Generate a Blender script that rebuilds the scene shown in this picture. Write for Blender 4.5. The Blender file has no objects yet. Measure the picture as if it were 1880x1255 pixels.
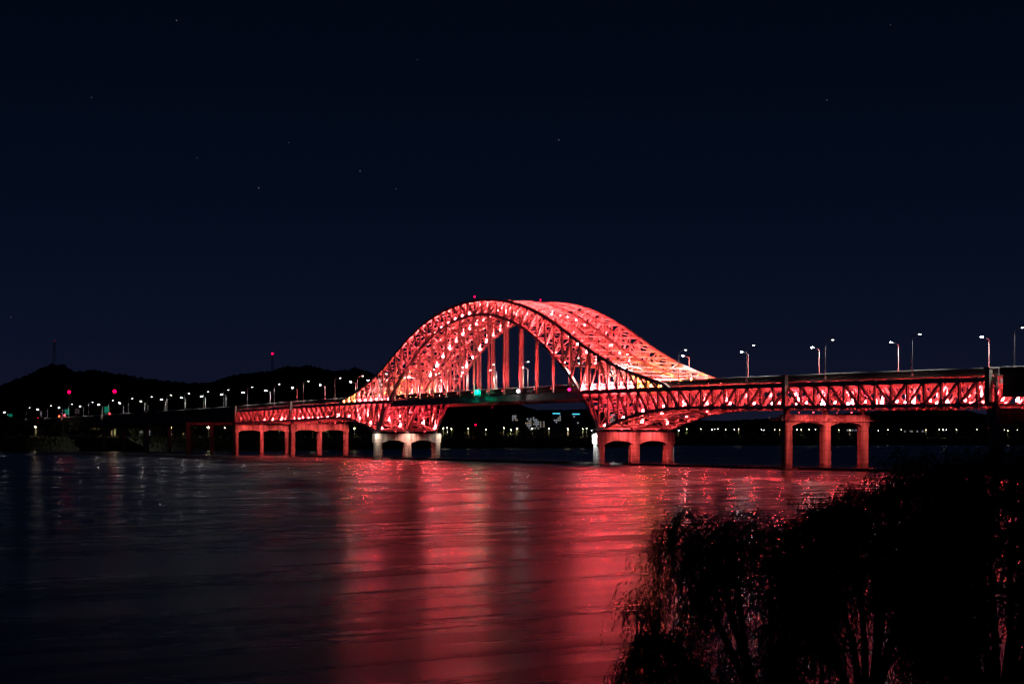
import bpy, math, random
from mathutils import Vector, Matrix
random.seed(7)
R = math.radians
sc = bpy.context.scene
col = sc.collection

# ------------------------------------------------------------------ camera, sky, exposure
EYE = 8.83
cam_d = bpy.data.cameras.new("camera")
cam = bpy.data.objects.new("camera", cam_d); col.objects.link(cam)
cam.location = (0, 0, EYE); cam.rotation_euler = (R(90), 0, 0)
cam_d.sensor_width = 36.0
cam_d.lens = 36.0 * 3024.0 / 1880.0
cam_d.shift_y = 176.8 / 1880.0
cam_d.clip_start = 0.5; cam_d.clip_end = 30000
sc.camera = cam

world = bpy.data.worlds.new("World"); sc.world = world
world.use_nodes = True
wn = world.node_tree; wn.nodes.clear()
w_out = wn.nodes.new("ShaderNodeOutputWorld"); w_bg = wn.nodes.new("ShaderNodeBackground")
w_tc = wn.nodes.new("ShaderNodeTexCoord"); w_sep = wn.nodes.new("ShaderNodeSeparateXYZ")
w_rmp = wn.nodes.new("ShaderNodeValToRGB")
wn.links.new(w_tc.outputs["Generated"], w_sep.inputs[0])
wn.links.new(w_sep.outputs["Z"], w_rmp.inputs[0])
def lin(c):
    return tuple((x/255/12.92) if x <= 10 else ((x/255+.055)/1.055)**2.4 for x in c)
el = w_rmp.color_ramp.elements
stops = [(0.0, (21, 23, 39)), (0.035, (14, 18, 36)), (0.08, (8, 16, 33)), (0.14, (4, 12, 28)), (0.22, (2, 8, 21)), (0.4, (1, 5, 14)), (1.0, (1, 3, 9))]
el[0].position = stops[0][0]; el[0].color = lin(stops[0][1]) + (1,)
el[1].position = stops[-1][0]; el[1].color = lin(stops[-1][1]) + (1,)
for p, c in stops[1:-1]:
    e = el.new(p); e.color = lin(c) + (1,)
# faint stars: directions on the celestial sphere
STARS = [(324, 38, .5), (475, 345, .5), (661, 314, .45), (1026, 257, .4), (1518, 184, .35), (20, 582, .25), (727, 347, .2), (168, 179, .2), (530, 262, .15), (766, 110, .12), (1635, 46, .15), (362, 290, .12)]
acc = None
for sx, sy, sb in STARS:
    d = Vector(((sx-940)/3024, 1, (804.3-sy)/3024)).normalized()
    dist = wn.nodes.new("ShaderNodeVectorMath"); dist.operation = "DISTANCE"; dist.inputs[1].default_value = d
    nrm = wn.nodes.new("ShaderNodeVectorMath"); nrm.operation = "NORMALIZE"
    wn.links.new(w_tc.outputs["Generated"], nrm.inputs[0]); wn.links.new(nrm.outputs[0], dist.inputs[0])
    mr = wn.nodes.new("ShaderNodeMapRange"); mr.inputs[1].default_value = 0; mr.inputs[2].default_value = .00042
    mr.inputs[3].default_value = sb*.4; mr.inputs[4].default_value = 0
    wn.links.new(dist.outputs["Value"], mr.inputs[0])
    if acc is None: acc = mr.outputs[0]
    else:
        ad = wn.nodes.new("ShaderNodeMath"); ad.operation = "ADD"
        wn.links.new(acc, ad.inputs[0]); wn.links.new(mr.outputs[0], ad.inputs[1]); acc = ad.outputs[0]
mx = wn.nodes.new("ShaderNodeMix"); mx.data_type = "RGBA"; mx.blend_type = "ADD"; mx.inputs[0].default_value = 1
wn.links.new(w_rmp.outputs[0], mx.inputs[6]); wn.links.new(acc, mx.inputs[7])
wn.links.new(mx.outputs[2], w_bg.inputs[0]); wn.links.new(w_bg.outputs[0], w_out.inputs[0])
w_bg.inputs[1].default_value = 1.0

sc.view_settings.view_transform = "Standard"; sc.view_settings.look = "None"
sc.view_settings.exposure = 0.0; sc.view_settings.gamma = 1.0
sc.view_settings.use_curve_mapping = False
cy = sc.cycles
cy.use_denoising = True
cy.max_bounces = 6; cy.diffuse_bounces = 3; cy.glossy_bounces = 3; cy.transmission_bounces = 2; cy.volume_bounces = 0
cy.caustics_reflective = False; cy.caustics_refractive = False
cy.sample_clamp_indirect = 3.0; cy.sample_clamp_direct = 0.0
try: cy.use_light_tree = True
except Exception: pass

RED = (1.0, 0.042, 0.075)
# ------------------------------------------------------------------ helpers
def tag(o, label=None, cat=None, group=None, kind=None):
    if label: o["label"] = label
    if cat: o["category"] = cat
    if group: o["group"] = group
    if kind: o["kind"] = kind
    return o
def empty(name, M, label=None, cat=None, group=None):
    o = bpy.data.objects.new(name, None); col.objects.link(o)
    o.matrix_world = M if isinstance(M, Matrix) else Matrix.Translation(Vector(M))
    o.empty_display_size = .5
    return tag(o, label, cat, group)

def mat(name, c, rough=.6, metal=0., noise=0., scale=1., emit=None, estr=0., streak=False, bump=0., c2=None):
    m = bpy.data.materials.new(name); m.use_nodes = True
    nt = m.node_tree; b = nt.nodes["Principled BSDF"]
    b.inputs["Base Color"].default_value = (*c, 1); b.inputs["Roughness"].default_value = rough
    b.inputs["Metallic"].default_value = metal
    if emit:
        b.inputs["Emission Color"].default_value = (*emit, 1); b.inputs["Emission Strength"].default_value = estr
    if noise or c2:
        tc = nt.nodes.new("ShaderNodeTexCoord"); mp = nt.nodes.new("ShaderNodeMapping")
        n = nt.nodes.new("ShaderNodeTexNoise"); n.inputs["Scale"].default_value = scale; n.inputs["Detail"].default_value = 6
        if streak: mp.inputs["Scale"].default_value = (1, 1, .12)
        geo = nt.nodes.new("ShaderNodeNewGeometry")
        nt.links.new(geo.outputs["Position"], mp.inputs[0]); nt.links.new(mp.outputs[0], n.inputs["Vector"])
        rp = nt.nodes.new("ShaderNodeValToRGB")
        a = tuple(max(0, x*(1-noise)) for x in c); bb = c2 or tuple(min(1, x*(1+noise)) for x in c)
        rp.color_ramp.elements[0].position = .35; rp.color_ramp.elements[0].color = (*a, 1)
        rp.color_ramp.elements[1].position = .68; rp.color_ramp.elements[1].color = (*bb, 1)
        nt.links.new(n.outputs["Fac"], rp.inputs[0]); nt.links.new(rp.outputs[0], b.inputs["Base Color"])
        if bump:
            bp = nt.nodes.new("ShaderNodeBump"); bp.inputs["Strength"].default_value = bump
            nt.links.new(n.outputs["Fac"], bp.inputs["Height"]); nt.links.new(bp.outputs[0], b.inputs["Normal"])
    return m

class MB:
    def __init__(s): s.v = []; s.f = []; s.m = []
    def poly(s, pts, faces, mi=0):
        b = len(s.v); s.v += [tuple(p) for p in pts]
        s.f += [tuple(b+i for i in f) for f in faces]; s.m += [mi]*len(faces)
    def box(s, c, d, mi=0):
        x, y, z = c; a, b, e = d[0]/2, d[1]/2, d[2]/2
        P = [(x+i*a, y+j*b, z+k*e) for i in (-1, 1) for j in (-1, 1) for k in (-1, 1)]
        s.poly(P, [(0, 1, 3, 2), (4, 6, 7, 5), (0, 4, 5, 1), (2, 3, 7, 6), (0, 2, 6, 4), (1, 5, 7, 3)], mi)
    def bar(s, p, q, w, h, mi=0, side=(0, 1, 0)):
        p = Vector(p); q = Vector(q); d = (q-p).normalized(); sd = Vector(side)
        u = d.cross(sd)
        if u.length < 1e-3: u = d.cross(Vector((1, 0, 0)))
        u.normalize(); sd = u.cross(d).normalized()
        P = [e + sd*(i*w/2) + u*(k*h/2) for e in (p, q) for i, k in ((-1, -1), (1, -1), (1, 1), (-1, 1))]
        s.poly(P, [(0, 1, 2, 3), (7, 6, 5, 4), (0, 4, 5, 1), (1, 5, 6, 2), (2, 6, 7, 3), (3, 7, 4, 0)], mi)
    def sweep(s, pts, w, h, mi=0, off=0.):            # rectangular section along a line in a vertical plane (local x,z), y = side
        rings = []
        n = len(pts)
        for i, p in enumerate(pts):
            p = Vector(p); t = (Vector(pts[min(i+1, n-1)])-Vector(pts[max(i-1, 0)])).normalized()
            nrm = Vector((-t.z, 0, t.x))
            rings.append([p+Vector((0, a*w/2, 0))+nrm*(k*h/2) for a, k in ((-1, -1), (1, -1), (1, 1), (-1, 1))])
        b = len(s.v)
        for r in rings: s.v += [tuple(x) for x in r]
        F = []
        for i in range(n-1):
            for k in range(4):
                F.append((b+4*i+k, b+4*i+(k+1) % 4, b+4*i+4+(k+1) % 4, b+4*i+4+k))
        F.append((b+3, b+2, b+1, b)); e = b+4*(n-1); F.append((e, e+1, e+2, e+3))
        s.f += F; s.m += [mi]*len(F)
    def tube(s, pts, rad, n=6, mi=0):
        b = len(s.v); m = len(pts)
        for i, p in enumerate(pts):
            p = Vector(p); t = (Vector(pts[min(i+1, m-1)])-Vector(pts[max(i-1, 0)])).normalized()
            u = t.cross(Vector((0, 1, 0)))
            if u.length < .05: u = t.cross(Vector((1, 0, 0)))
            u.normalize(); w = t.cross(u)
            r = rad[i] if hasattr(rad, "__len__") else rad
            for k in range(n):
                a = 2*math.pi*k/n
                s.v.append(tuple(p+u*(r*math.cos(a))+w*(r*math.sin(a))))
        F = [(b+n*i+k, b+n*i+(k+1) % n, b+n*i+n+(k+1) % n, b+n*i+n+k) for i in range(m-1) for k in range(n)]
        F += [tuple(b+k for k in range(n))[::-1], tuple(b+n*(m-1)+k for k in range(n))]
        s.f += F; s.m += [mi]*len(F)
    def ball(s, c, r, seg=8, rings=5, mi=0, sc=(1, 1, 1)):
        b = len(s.v); c = Vector(c)
        for i in range(rings+1):
            t = math.pi*i/rings
            for k in range(seg):
                a = 2*math.pi*k/seg
                s.v.append((c.x+r*sc[0]*math.sin(t)*math.cos(a), c.y+r*sc[1]*math.sin(t)*math.sin(a), c.z+r*sc[2]*math.cos(t)))
        F = [(b+seg*i+k, b+seg*(i+1)+k, b+seg*(i+1)+(k+1) % seg, b+seg*i+(k+1) % seg) for i in range(rings) for k in range(seg)]
        s.f += F; s.m += [mi]*len(F)
    def mesh(s, name, *mats):
        me = bpy.data.meshes.new(name); me.from_pydata(s.v, [], s.f); me.update()
        for m in mats: me.materials.append(m)
        if len(mats) > 1: me.polygons.foreach_set("material_index", s.m)
        return me
    def build(s, name, mats, parent=None, M=None, smooth=False):
        me = s.mesh(name, *(mats if isinstance(mats, (list, tuple)) else (mats,)))
        if smooth: me.polygons.foreach_set("use_smooth", [True]*len(me.polygons))
        return put(name, me, parent, M)
def put(name, me, parent=None, M=None):
    o = bpy.data.objects.new(name, me); col.objects.link(o)
    if parent: o.parent = parent
    if M is not None: o.matrix_local = M
    return o
def copy_tree(src, M):
    r = src.copy(); col.objects.link(r); r.matrix_world = M
    for ch in src.children:
        c = ch.copy(); col.objects.link(c); c.parent = r
        for g in ch.children:
            d = g.copy(); col.objects.link(d); d.parent = c
    return r
ORD = "zeroth first second third fourth fifth sixth seventh eighth ninth tenth eleventh twelfth thirteenth fourteenth fifteenth sixteenth seventeenth eighteenth nineteenth twentieth".split()
ORD += ["twenty-" + w for w in ORD[1:10]] + ["thirtieth"] + ["thirty-" + w for w in ORD[1:10]]

# ------------------------------------------------------------------ bridge frame: x = along the bridge (s), y = across (w, away from the camera), z = up
TH = R(61)
BM = Matrix.Translation((-14.35, 632.6, 0)) @ Matrix.Rotation(-TH, 4, "Z")
def interp(t, x):
    x = abs(x)
    if x <= t[0][0]: return t[0][1]
    for (a, b), (c, d) in zip(t, t[1:]):
        if x <= c: return b+(d-b)*(x-a)/(c-a)
    return t[-1][1]
def smooth_tab(t, x):          # Catmull-Rom through a symmetric table
    x = abs(x); n = len(t)
    for i in range(n-1):
        if x <= t[i+1][0]: break
    x0, y0 = t[i]; x1, y1 = t[i+1]
    if i == 0: m0 = 0.
    else: m0 = (y1-t[i-1][1])/(x1-t[i-1][0])
    m1 = (t[i+2][1]-y0)/(t[i+2][0]-x0) if i+2 < n else (y1-y0)/(x1-x0)
    h = x1-x0; u = (x-x0)/h
    return (2*u**3-3*u*u+1)*y0+(u**3-2*u*u+u)*h*m0+(-2*u**3+3*u*u)*y1+(u**3-u*u)*h*m1
T_UP = [(0, 61.5), (12, 61.0), (24, 59.7), (36, 57.4), (48, 54.0), (60, 49.5), (72, 44.2), (84, 38.8), (96, 34.3), (108, 30.7), (120, 27.8), (127, 26.2), (133, 24.9)]
T_LO = [(0, 56.1), (12, 55.5), (24, 53.4), (36, 49.9), (48, 44.8), (60, 38.0), (66, 34.2), (72, 30.0), (78, 24.4), (84, 18.6), (90, 12.0)]
T_BOT = [(90, 12.0), (99.7, 14.0), (106.5, 15.3), (113.3, 16.5), (119.3, 17.3), (125, 17.8), (131, 18.1), (143, 18.3), (190, 17.65), (270, 16.95)]
END_UP = 132.
def HD(s):                      # parapet top
    if s < -270: return 25.6+(s+270)*.0047 if s > -620 else 23.96+(s+620)*.0030
    return 27.35-1.55*(s/270)**2
def DC(s): return HD(s)-2.75    # deck chord axis
def UP(s): return smooth_tab(T_UP, s) if abs(s) < END_UP else DC(s)
def LO(s): return smooth_tab(T_LO, s) if abs(s) <= 90 else smooth_tab(T_BOT, s)
PIERS = [-270, -190, -90, 90, 190, 270]
right = [90+i*100/17 for i in range(1, 17)] + [190+i*80/13 for i in range(0, 14)]
NODES = [-x for x in right[::-1]] + [i*6. for i in range(-15, 16)] + right
PL = [0., 14., 28.]

# ------------------------------------------------------------------ materials
M_steel = mat("painted steel", (.62, .49, .47), .5, noise=.18, scale=.6)
M_steel2 = mat("painted steel bracing", (.57, .44, .42), .55, noise=.2, scale=.8)
M_conc = mat("pier concrete", (.32, .29, .26), .9, noise=.55, scale=.8, streak=True, bump=.15)
def weather(m):                  # form joints and a dark tide line on the pier concrete
    nt = m.node_tree; b = nt.nodes["Principled BSDF"]; src = b.inputs["Base Color"].links[0].from_socket
    g = nt.nodes.new("ShaderNodeNewGeometry"); sp = nt.nodes.new("ShaderNodeSeparateXYZ"); nt.links.new(g.outputs["Position"], sp.inputs[0])
    def math_(op, a, v=None):
        n = nt.nodes.new("ShaderNodeMath"); n.operation = op; nt.links.new(a, n.inputs[0])
        if v is not None: n.inputs[1].default_value = v
        return n.outputs[0]
    jz = math_("LESS_THAN", math_("FRACT", math_("DIVIDE", sp.outputs["Z"], 2.7)), .06)
    nz = nt.nodes.new("ShaderNodeTexNoise"); nz.inputs["Scale"].default_value = .35; nt.links.new(g.outputs["Position"], nz.inputs["Vector"])
    ad = nt.nodes.new("ShaderNodeMath"); ad.operation = "MULTIPLY_ADD"; nt.links.new(nz.outputs["Fac"], ad.inputs[0]); ad.inputs[1].default_value = 2.2; ad.inputs[2].default_value = .3
    tl = nt.nodes.new("ShaderNodeMath"); tl.operation = "LESS_THAN"; nt.links.new(sp.outputs["Z"], tl.inputs[0]); nt.links.new(ad.outputs[0], tl.inputs[1])
    mx_ = nt.nodes.new("ShaderNodeMath"); mx_.operation = "MAXIMUM"; nt.links.new(jz, mx_.inputs[0]); nt.links.new(tl.outputs[0], mx_.inputs[1])
    mm = nt.nodes.new("ShaderNodeMix"); mm.data_type = "RGBA"; mm.blend_type = "MULTIPLY"
    nt.links.new(math_("MULTIPLY", mx_.outputs[0], .6), mm.inputs[0]); nt.links.new(src, mm.inputs[6]); mm.inputs[7].default_value = (.25, .22, .2, 1)
    nt.links.new(mm.outputs[2], b.inputs["Base Color"])
weather(M_conc)
M_deckc = mat("deck concrete", (.26, .24, .23), .9, noise=.25, scale=.5)
M_fascia = mat("weathered fascia concrete", (.11, .10, .10), .9, noise=.3, scale=.4, streak=True)
M_girder = mat("brown painted box girder", (.20, .10, .085), .6, noise=.25, scale=.3, streak=True)
M_asph = mat("asphalt", (.05, .05, .05), .9)
M_rail = mat("pale painted rail", (.62, .62, .62), .5)
M_pole = mat("grey lamp pole", (.42, .43, .44), .5, metal=.3)
M_head = mat("lamp head casing", (.2, .2, .21), .5)
M_lens = mat("white lamp lens", (.9, .9, .9), .4, emit=(1., .95, .92), estr=420.)
M_lensdim = mat("shielded lamp lens", (.9, .9, .9), .4, emit=(1., .92, .82), estr=14.)
M_flood = mat("red floodlight lens", (.9, .5, .4), .4, emit=(1.0, .075, .085), estr=330.)
M_flood_foot = mat("strong red floodlight lens", (.9, .5, .4), .4, emit=(1.0, .075, .085), estr=1150.)
M_flood_truss = mat("truss floodlight lens", (.9, .5, .4), .4, emit=(1.0, .07, .08), estr=720.)
M_floody = mat("amber floodlight lens", (.9, .7, .3), .4, emit=(1.0, .24, .06), estr=230.)
M_floods = mat("small red floodlight lens", (.9, .5, .4), .4, emit=(1.0, .06, .085), estr=30.)
M_case = mat("floodlight casing", (.06, .06, .06), .6)
M_white = mat("white floodlight lens", (.9, .9, .9), .4, emit=(.8, .92, 1.), estr=30.)

# ------------------------------------------------------------------ the bridge
bridge = empty("arch_bridge", BM, "red floodlit steel truss arch bridge with three arch ribs across the river", "bridge")
ub = MB(); ub.box((.5, 0, 0), (1, 1, 1)); UNIT = ub.mesh("bar", M_steel)
ub = MB(); ub.box((.5, -.43, 0), (1, .14, 1)); ub.box((.5, .43, 0), (1, .14, 1)); ub.box((.5, 0, 0), (1, .72, .2)); UNIT_H = ub.mesh("rolled_beam", M_steel)
ub = MB(); ub.box((.5, 0, 0), (1, 1, 1)); UNIT_B = ub.mesh("brace_bar", M_steel2)
counts = {}
rest = {}
def member(name, p, q, w, h, me=UNIT_H, cap=300, parent=None):
    counts[name] = counts.get(name, 0)+1
    if counts[name] > cap:
        rest.setdefault(name, MB()).bar(p, q, w, h); return None
    p = Vector(p); q = Vector(q); d = q-p
    sd = Vector((0, 1, 0)); u = d.cross(sd)
    if u.length < 1e-3: u = d.cross(Vector((1, 0, 0)))
    u.normalize(); sd = u.cross(d).normalized()
    M = Matrix(((d.x, sd.x*w, u.x*h, p.x), (d.y, sd.y*w, u.y*h, p.y), (d.z, sd.z*w, u.z*h, p.z), (0, 0, 0, 1)))
    return put(name, me, parent or bridge, M)

fine = [x*3. for x in range(-44, 45)]
for w in PL:
    ss = [-END_UP] + [x for x in fine if abs(x) < END_UP] + [END_UP]
    b = MB(); b.sweep([(s, w, UP(s)) for s in ss], .95, .95); b.build("upper_chord", M_steel, bridge)
    b = MB(); b.sweep([(s, w, LO(s)) for s in [-90+3*i for i in range(61)]], .95, .95); b.build("lower_chord", M_steel, bridge)
    for sg in (-1, 1):
        b = MB(); b.sweep([(sg*s, w, LO(s)) for s in [90+2.5*i for i in range(73)]][::sg], .9, .85); b.build("bottom_chord", M_steel, bridge)
        b = MB(); b.sweep([(sg*s, w, DC(s)) for s in [76+(270-76)*i/40 for i in range(41)]][::sg], .85, 1.2); b.build("deck_chord", M_steel, bridge)
    # verticals, hangers
    for s in NODES:
        lo, up, dc = LO(s), UP(s), DC(s)
        if abs(s) in (270,): pass
        member("truss_vertical", (s, w, lo), (s, w, up if abs(s) < END_UP-2 else dc), .6, .55 if abs(s) < 78 else .65)
        if abs(s) < 73 and round(abs(s)/6) % 2 == 0:
            member("hanger", (s, w+(.0 if w else -.25), lo), (s, w+(.0 if w else -.25), HD(s)-2.3), .6, .62)
    # diagonals
    for a, c in zip(NODES, NODES[1:]):
        m = (a+c)/2; am = abs(m); right_half = m > 0
        i0, i1 = (abs(a), abs(c)) if right_half else (abs(c), abs(a))
        sgn = 1 if right_half else -1
        if am < 90:                    # arch: foot nearer the crown, head further out
            f, h = sgn*i0, sgn*i1
            f, h = (sgn*i0, sgn*i1)
            if LO(h) > DC(h)-2:
                member("truss_diagonal", (f, w, LO(f)), (h, w, UP(h)), .55, .55)
            else:
                member("truss_diagonal", (f, w, max(DC(f), LO(f))), (h, w, UP(h)), .55, .55)
                if LO(f) < DC(f): member("truss_diagonal", (h, w, LO(h)), (f, w, DC(f)), .55, .55)
        else:
            down_out = am < 143 or 190 < am < 233        # head nearer the pier, foot further out
            hd, ft = (sgn*i0, sgn*i1) if down_out else (sgn*i1, sgn*i0)
            member("truss_diagonal", (hd, w, DC(hd)), (ft, w, LO(ft)), .6, .6)
            if am < END_UP-3:
                member("arch_diagonal", (sgn*i0, w, UP(i0)), (sgn*i1, w, DC(i1)), .55, .5)
# gussets on the near plane
gm = MB(); gm.box((0, 0, 0), (1, 1, 1)); GUS = gm.mesh("gusset", M_steel)
for s in NODES:
    for z in ([LO(s), UP(s)] if abs(s) < END_UP-2 else [LO(s), DC(s)]):
        put("gusset_plate", GUS, bridge, Matrix.Translation((s, -.5, z)) @ Matrix.Diagonal((1.7, .08, 1.5, 1)))
# lateral bracing between the upper chords
BA = [(0., 14.), (14., 28.)]
for (w0, w1) in BA:
    wm = (w0+w1)/2
    b = MB(); ss = [x for x in fine if abs(x) <= 120]
    b.sweep([(s, wm, UP(s)-.1) for s in ss], .4, .4); b.build("longitudinal_strut", M_steel2, bridge)
    b = MB(); ss = [x for x in fine if abs(x) <= 66]
    b.sweep([(s, wm, LO(s)+.1) for s in ss], .35, .35); b.build("longitudinal_strut", M_steel2, bridge)
    for i in range(-20, 21):
        s = i*6.
        member("cross_strut", (s, w0, UP(s)), (s, w1, UP(s)), .45, .45, UNIT_B)
        if abs(s) < 67: member("cross_strut", (s, w0, LO(s)), (s, w1, LO(s)), .45, .45, UNIT_B)
        if i < 20:
            t = s+6.
            if i % 2 == 0:
                member("lateral_brace", (s, w0, UP(s)), (t, wm, UP(t)), .32, .32, UNIT_B); member("lateral_brace", (s, w1, UP(s)), (t, wm, UP(t)), .32, .32, UNIT_B)
            else:
                member("lateral_brace", (s, wm, UP(s)), (t, w0, UP(t)), .32, .32, UNIT_B); member("lateral_brace", (s, wm, UP(s)), (t, w1, UP(t)), .32, .32, UNIT_B)
            if abs(s) < 67 and abs(t) < 67:
                a, c = (wm, None) if i % 2 else (None, wm)
                for we in (w0, w1):
                    member("lower_lateral_brace", (s, wm if i % 2 else we, LO(s)), (t, we if i % 2 else wm, LO(t)), .3, .3, UNIT_B)
    # sway frames of the arch
    for i in range(-20, 21, 1):
        s = i*6.
        zl = LO(s) if abs(s) < 70 else max(DC(s)+5.5, UP(s)-6)
        if UP(s)-zl < 2.0: continue
        member("sway_brace", (s, w0, zl), (s, wm, UP(s)), .32, .32, UNIT_B); member("sway_brace", (s, w1, zl), (s, wm, UP(s)), .32, .32, UNIT_B)
        if abs(s) >= 70: member("portal_strut", (s, w0, zl), (s, w1, zl), .5, .5, UNIT_B)
    # cross frames and bottom laterals of the side trusses
    for k, s in enumerate(NODES):
        if abs(s) < 90: continue
        member("bottom_strut", (s, w0, LO(s)), (s, w1, LO(s)), .5, .5, UNIT_B)
        if k % 2 == 0:
            member("cross_frame", (s, w0, LO(s)), (s, wm, DC(s)-.3), .36, .36, UNIT_B); member("cross_frame", (s, w1, LO(s)), (s, wm, DC(s)-.3), .36, .36, UNIT_B)
    for k, (a, c) in enumerate(zip(NODES, NODES[1:])):
        if abs((a+c)/2) < 90: continue
        if k % 2 == 0: prs = ((a, w0, c, wm), (a, w1, c, wm))
        else: prs = ((a, wm, c, w0), (a, wm, c, w1))
        for (sa, wa, sb, wb) in prs:
            member("bottom_lateral_brace", (sa, wa, LO(sa)), (sb, wb, LO(sb)), .34, .34, UNIT_B)
    # braced frames over the main piers
    for sg in (-1, 1):
        for s in (sg*90., sg*84., sg*78.):
            zb, zt = LO(s), DC(s)-.4
            if zt-zb < 3: continue
            zm = (zb+zt)/2
            for p, q in (((w0, zb), (w1, zt)), ((w0, zt), (w1, zb)), ((w0, zm), (w1, zm)), ((wm, zb), (wm, zt)), ((w0, zb+.4), (w1, zb+.4))):
                member("portal_brace", (s, p[0], p[1]), (s, q[0], q[1]), .42, .42, UNIT_B)
for nm, b in rest.items():
    o = b.build(nm, M_steel2, bridge); o["kind"] = "stuff"

# deck, parapets, girders
dl = [-270+10.*i for i in range(55)]
b = MB(); b.sweep([(s, 14., HD(s)-1.55) for s in dl], 26.4, .5); b.build("deck_slab", M_deckc, bridge)
b = MB(); b.sweep([(s, 14., HD(s)-1.29) for s in dl], 24.8, .02); b.build("carriageway", M_asph, bridge)
for w in (.95, 27.05):
    b = MB(); b.sweep([(s, w, HD(s)-.72) for s in dl], .35, 1.1); b.build("parapet", M_fascia, bridge)
    b = MB(); b.tube([(s, w, HD(s)+.02) for s in dl], .17, 10); b.build("parapet_rail", M_rail, bridge, smooth=True)
for w in (.8, 27.2):
    b = MB(); ss = [-78+6*i for i in range(27)]
    b.sweep([(s, w, HD(s)-3.75) for s in ss], .6, 2.4); b.build("edge_girder", M_steel, bridge)
for w in (4., 8., 11., 17., 20., 24.):
    b = MB(); b.sweep([(s, w, HD(s)-2.35) for s in dl], .35, 1.05); b.build("stringer", M_steel2, bridge)
for s in NODES:
    zc = HD(s)-3.1
    member("floor_beam", (s, 1.2, zc), (s, 26.8, zc), .4, 1.2, UNIT_B)
# hanging inspection walkway under the near bottom chord
for sg in (-1, 1):
    for w in (1.6, 26.4):
        b = MB(); b.sweep([(sg*s, w, LO(s)-.75) for s in [100+5*i for i in range(35)]][::sg], .8, .12)
        for i in range(57):
            s = sg*(100+3*i); b.box((s, w, LO(s)-.45), (.12, .5, .5))
        b.build("inspection_walkway", M_steel2, bridge)

# ------------------------------------------------------------------ floodlights of the bridge
fx = MB(); fx.box((0, 0, -.18), (.75, .5, .34), 0); fx.box((0, 0, -.45), (.12, .12, .3), 0); fx.ball((0, 0, .28), .25, 8, 8, 1, (1., .9, 2.0))  # glowing lens stretched tall, standing in for the hot streak on the lit verticals
FX_R = fx.mesh("floodlight", M_case, M_flood); FX_F = fx.mesh("floodlight_strong", M_case, M_flood_foot); FX_T = fx.mesh("floodlight_truss", M_case, M_flood_truss); FX_Y = fx.mesh("floodlight_amber", M_case, M_floody)
fx = MB(); fx.box((0, 0, -.18), (.6, .4, .34), 0); fx.box((0, 0, .02), (.3, .2, .05), 1)
FX_S = fx.mesh("hanger_floodlight", M_case, M_floods)
def light_data(name, power, color, angle, blend=.6, rad=.2):
    l = bpy.data.lights.new(name, "SPOT"); l.energy = power; l.color = color; l.spot_size = R(angle); l.spot_blend = blend; l.shadow_soft_size = rad
    return l
L_ARCH = light_data("arch flood", 26000, (1., .066, .070), 120)
L_TRUSS = light_data("truss flood", 36000, (1., .060, .070), 130)
L_AMB = light_data("amber flood", 8500, (1., .26, .06), 100)
L_DECK = light_data("deck flood", 9000, (1., .066, .070), 120)
L_HANG = light_data("hanger flood", 24000, (1., .05, .065), 26)
L_BIG = light_data("arch throw flood", 140000, (1., .064, .068), 70)
L_PIER = light_data("pier flood", 9500, (1., .11, .10), 75)
L_PIERW = light_data("mixed pier flood", 7000, (1., .45, .36), 120)
L_PIER2 = light_data("pier flood", 6000, (1., .10, .10), 110)
L_UNDER = light_data("soffit flood", 14000, (1., .03, .075), 110)
L_WHITE3 = light_data("white pier flood", 3000, (1., .78, .64), 120)
L_WHITE = light_data("white pier flood", 13000, (.85, .93, 1.), 110)
def flood(p, aim, ld, me=FX_R, parent=None, off=.75):
    parent = parent or bridge
    p = Vector(p); q = Vector(aim).to_track_quat("Z", "Y")
    o = put("floodlight", me, parent, Matrix.Translation(p) @ q.to_matrix().to_4x4())
    l = bpy.data.objects.new("floodlight_beam", ld); col.objects.link(l); l.parent = parent
    l.matrix_local = Matrix.Translation(p+Vector(aim).normalized()*(off+.12)) @ Vector(aim).to_track_quat("-Z", "Y").to_matrix().to_4x4()
    return o
for w in PL:
    for s in NODES:
        if abs(s) <= 68:
            o_ = .7 if w == 0 else -.7
            flood((s, w+o_, LO(s)+.9), (0 if s == 0 else -.15*(s/abs(s)), .22 if w == 0 else .1, 1), L_ARCH, FX_F if abs(s) > 47 else FX_R)
            if abs(s) < 67 and round(abs(s)/6) % 2 == 0:
                flood((s, w-1.15, HD(s)-.9), (0, .04, 1), L_HANG, FX_S)
        elif 76 < abs(s) < 128:
            amber = w > 0 and abs(s) > 88 or abs(s) > 108
            p_ = (s+1.6*(s/abs(s)), .1, DC(s)+1.0) if w == 0 else (s, w-1.35, HD(s)+.25)
            flood(p_, (-.25*(s/abs(s)), .2 if w == 0 else .25, 1), L_AMB if amber else (L_DECK if w == 0 else L_ARCH), FX_Y if amber else FX_F)
    for k, s in enumerate(NODES):
        if abs(s) > 86 and k % 2 == (0 if w != 14. else 1):
            flood((s, w+(2.0 if w == 0 else -.8), LO(s)+.95), (0, .2 if w else .1, 1), L_TRUSS, FX_F if abs(s) < 106 else FX_T)
for sg in (-1, 1):
    for w in (5., 10., 18., 23.):
        flood((sg*128., w, DC(128)+2.3), (-sg*1., 0, .42), L_BIG)
for ps in PIERS[1:5]:
    for sg in (-1, 1):
        for w in (7., 21.):
            flood((ps+sg*3.2, w, (11.2 if abs(ps) == 90 else 15.6)+.6), (sg*.3, 0, 1.), L_UNDER, FX_S)

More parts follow.
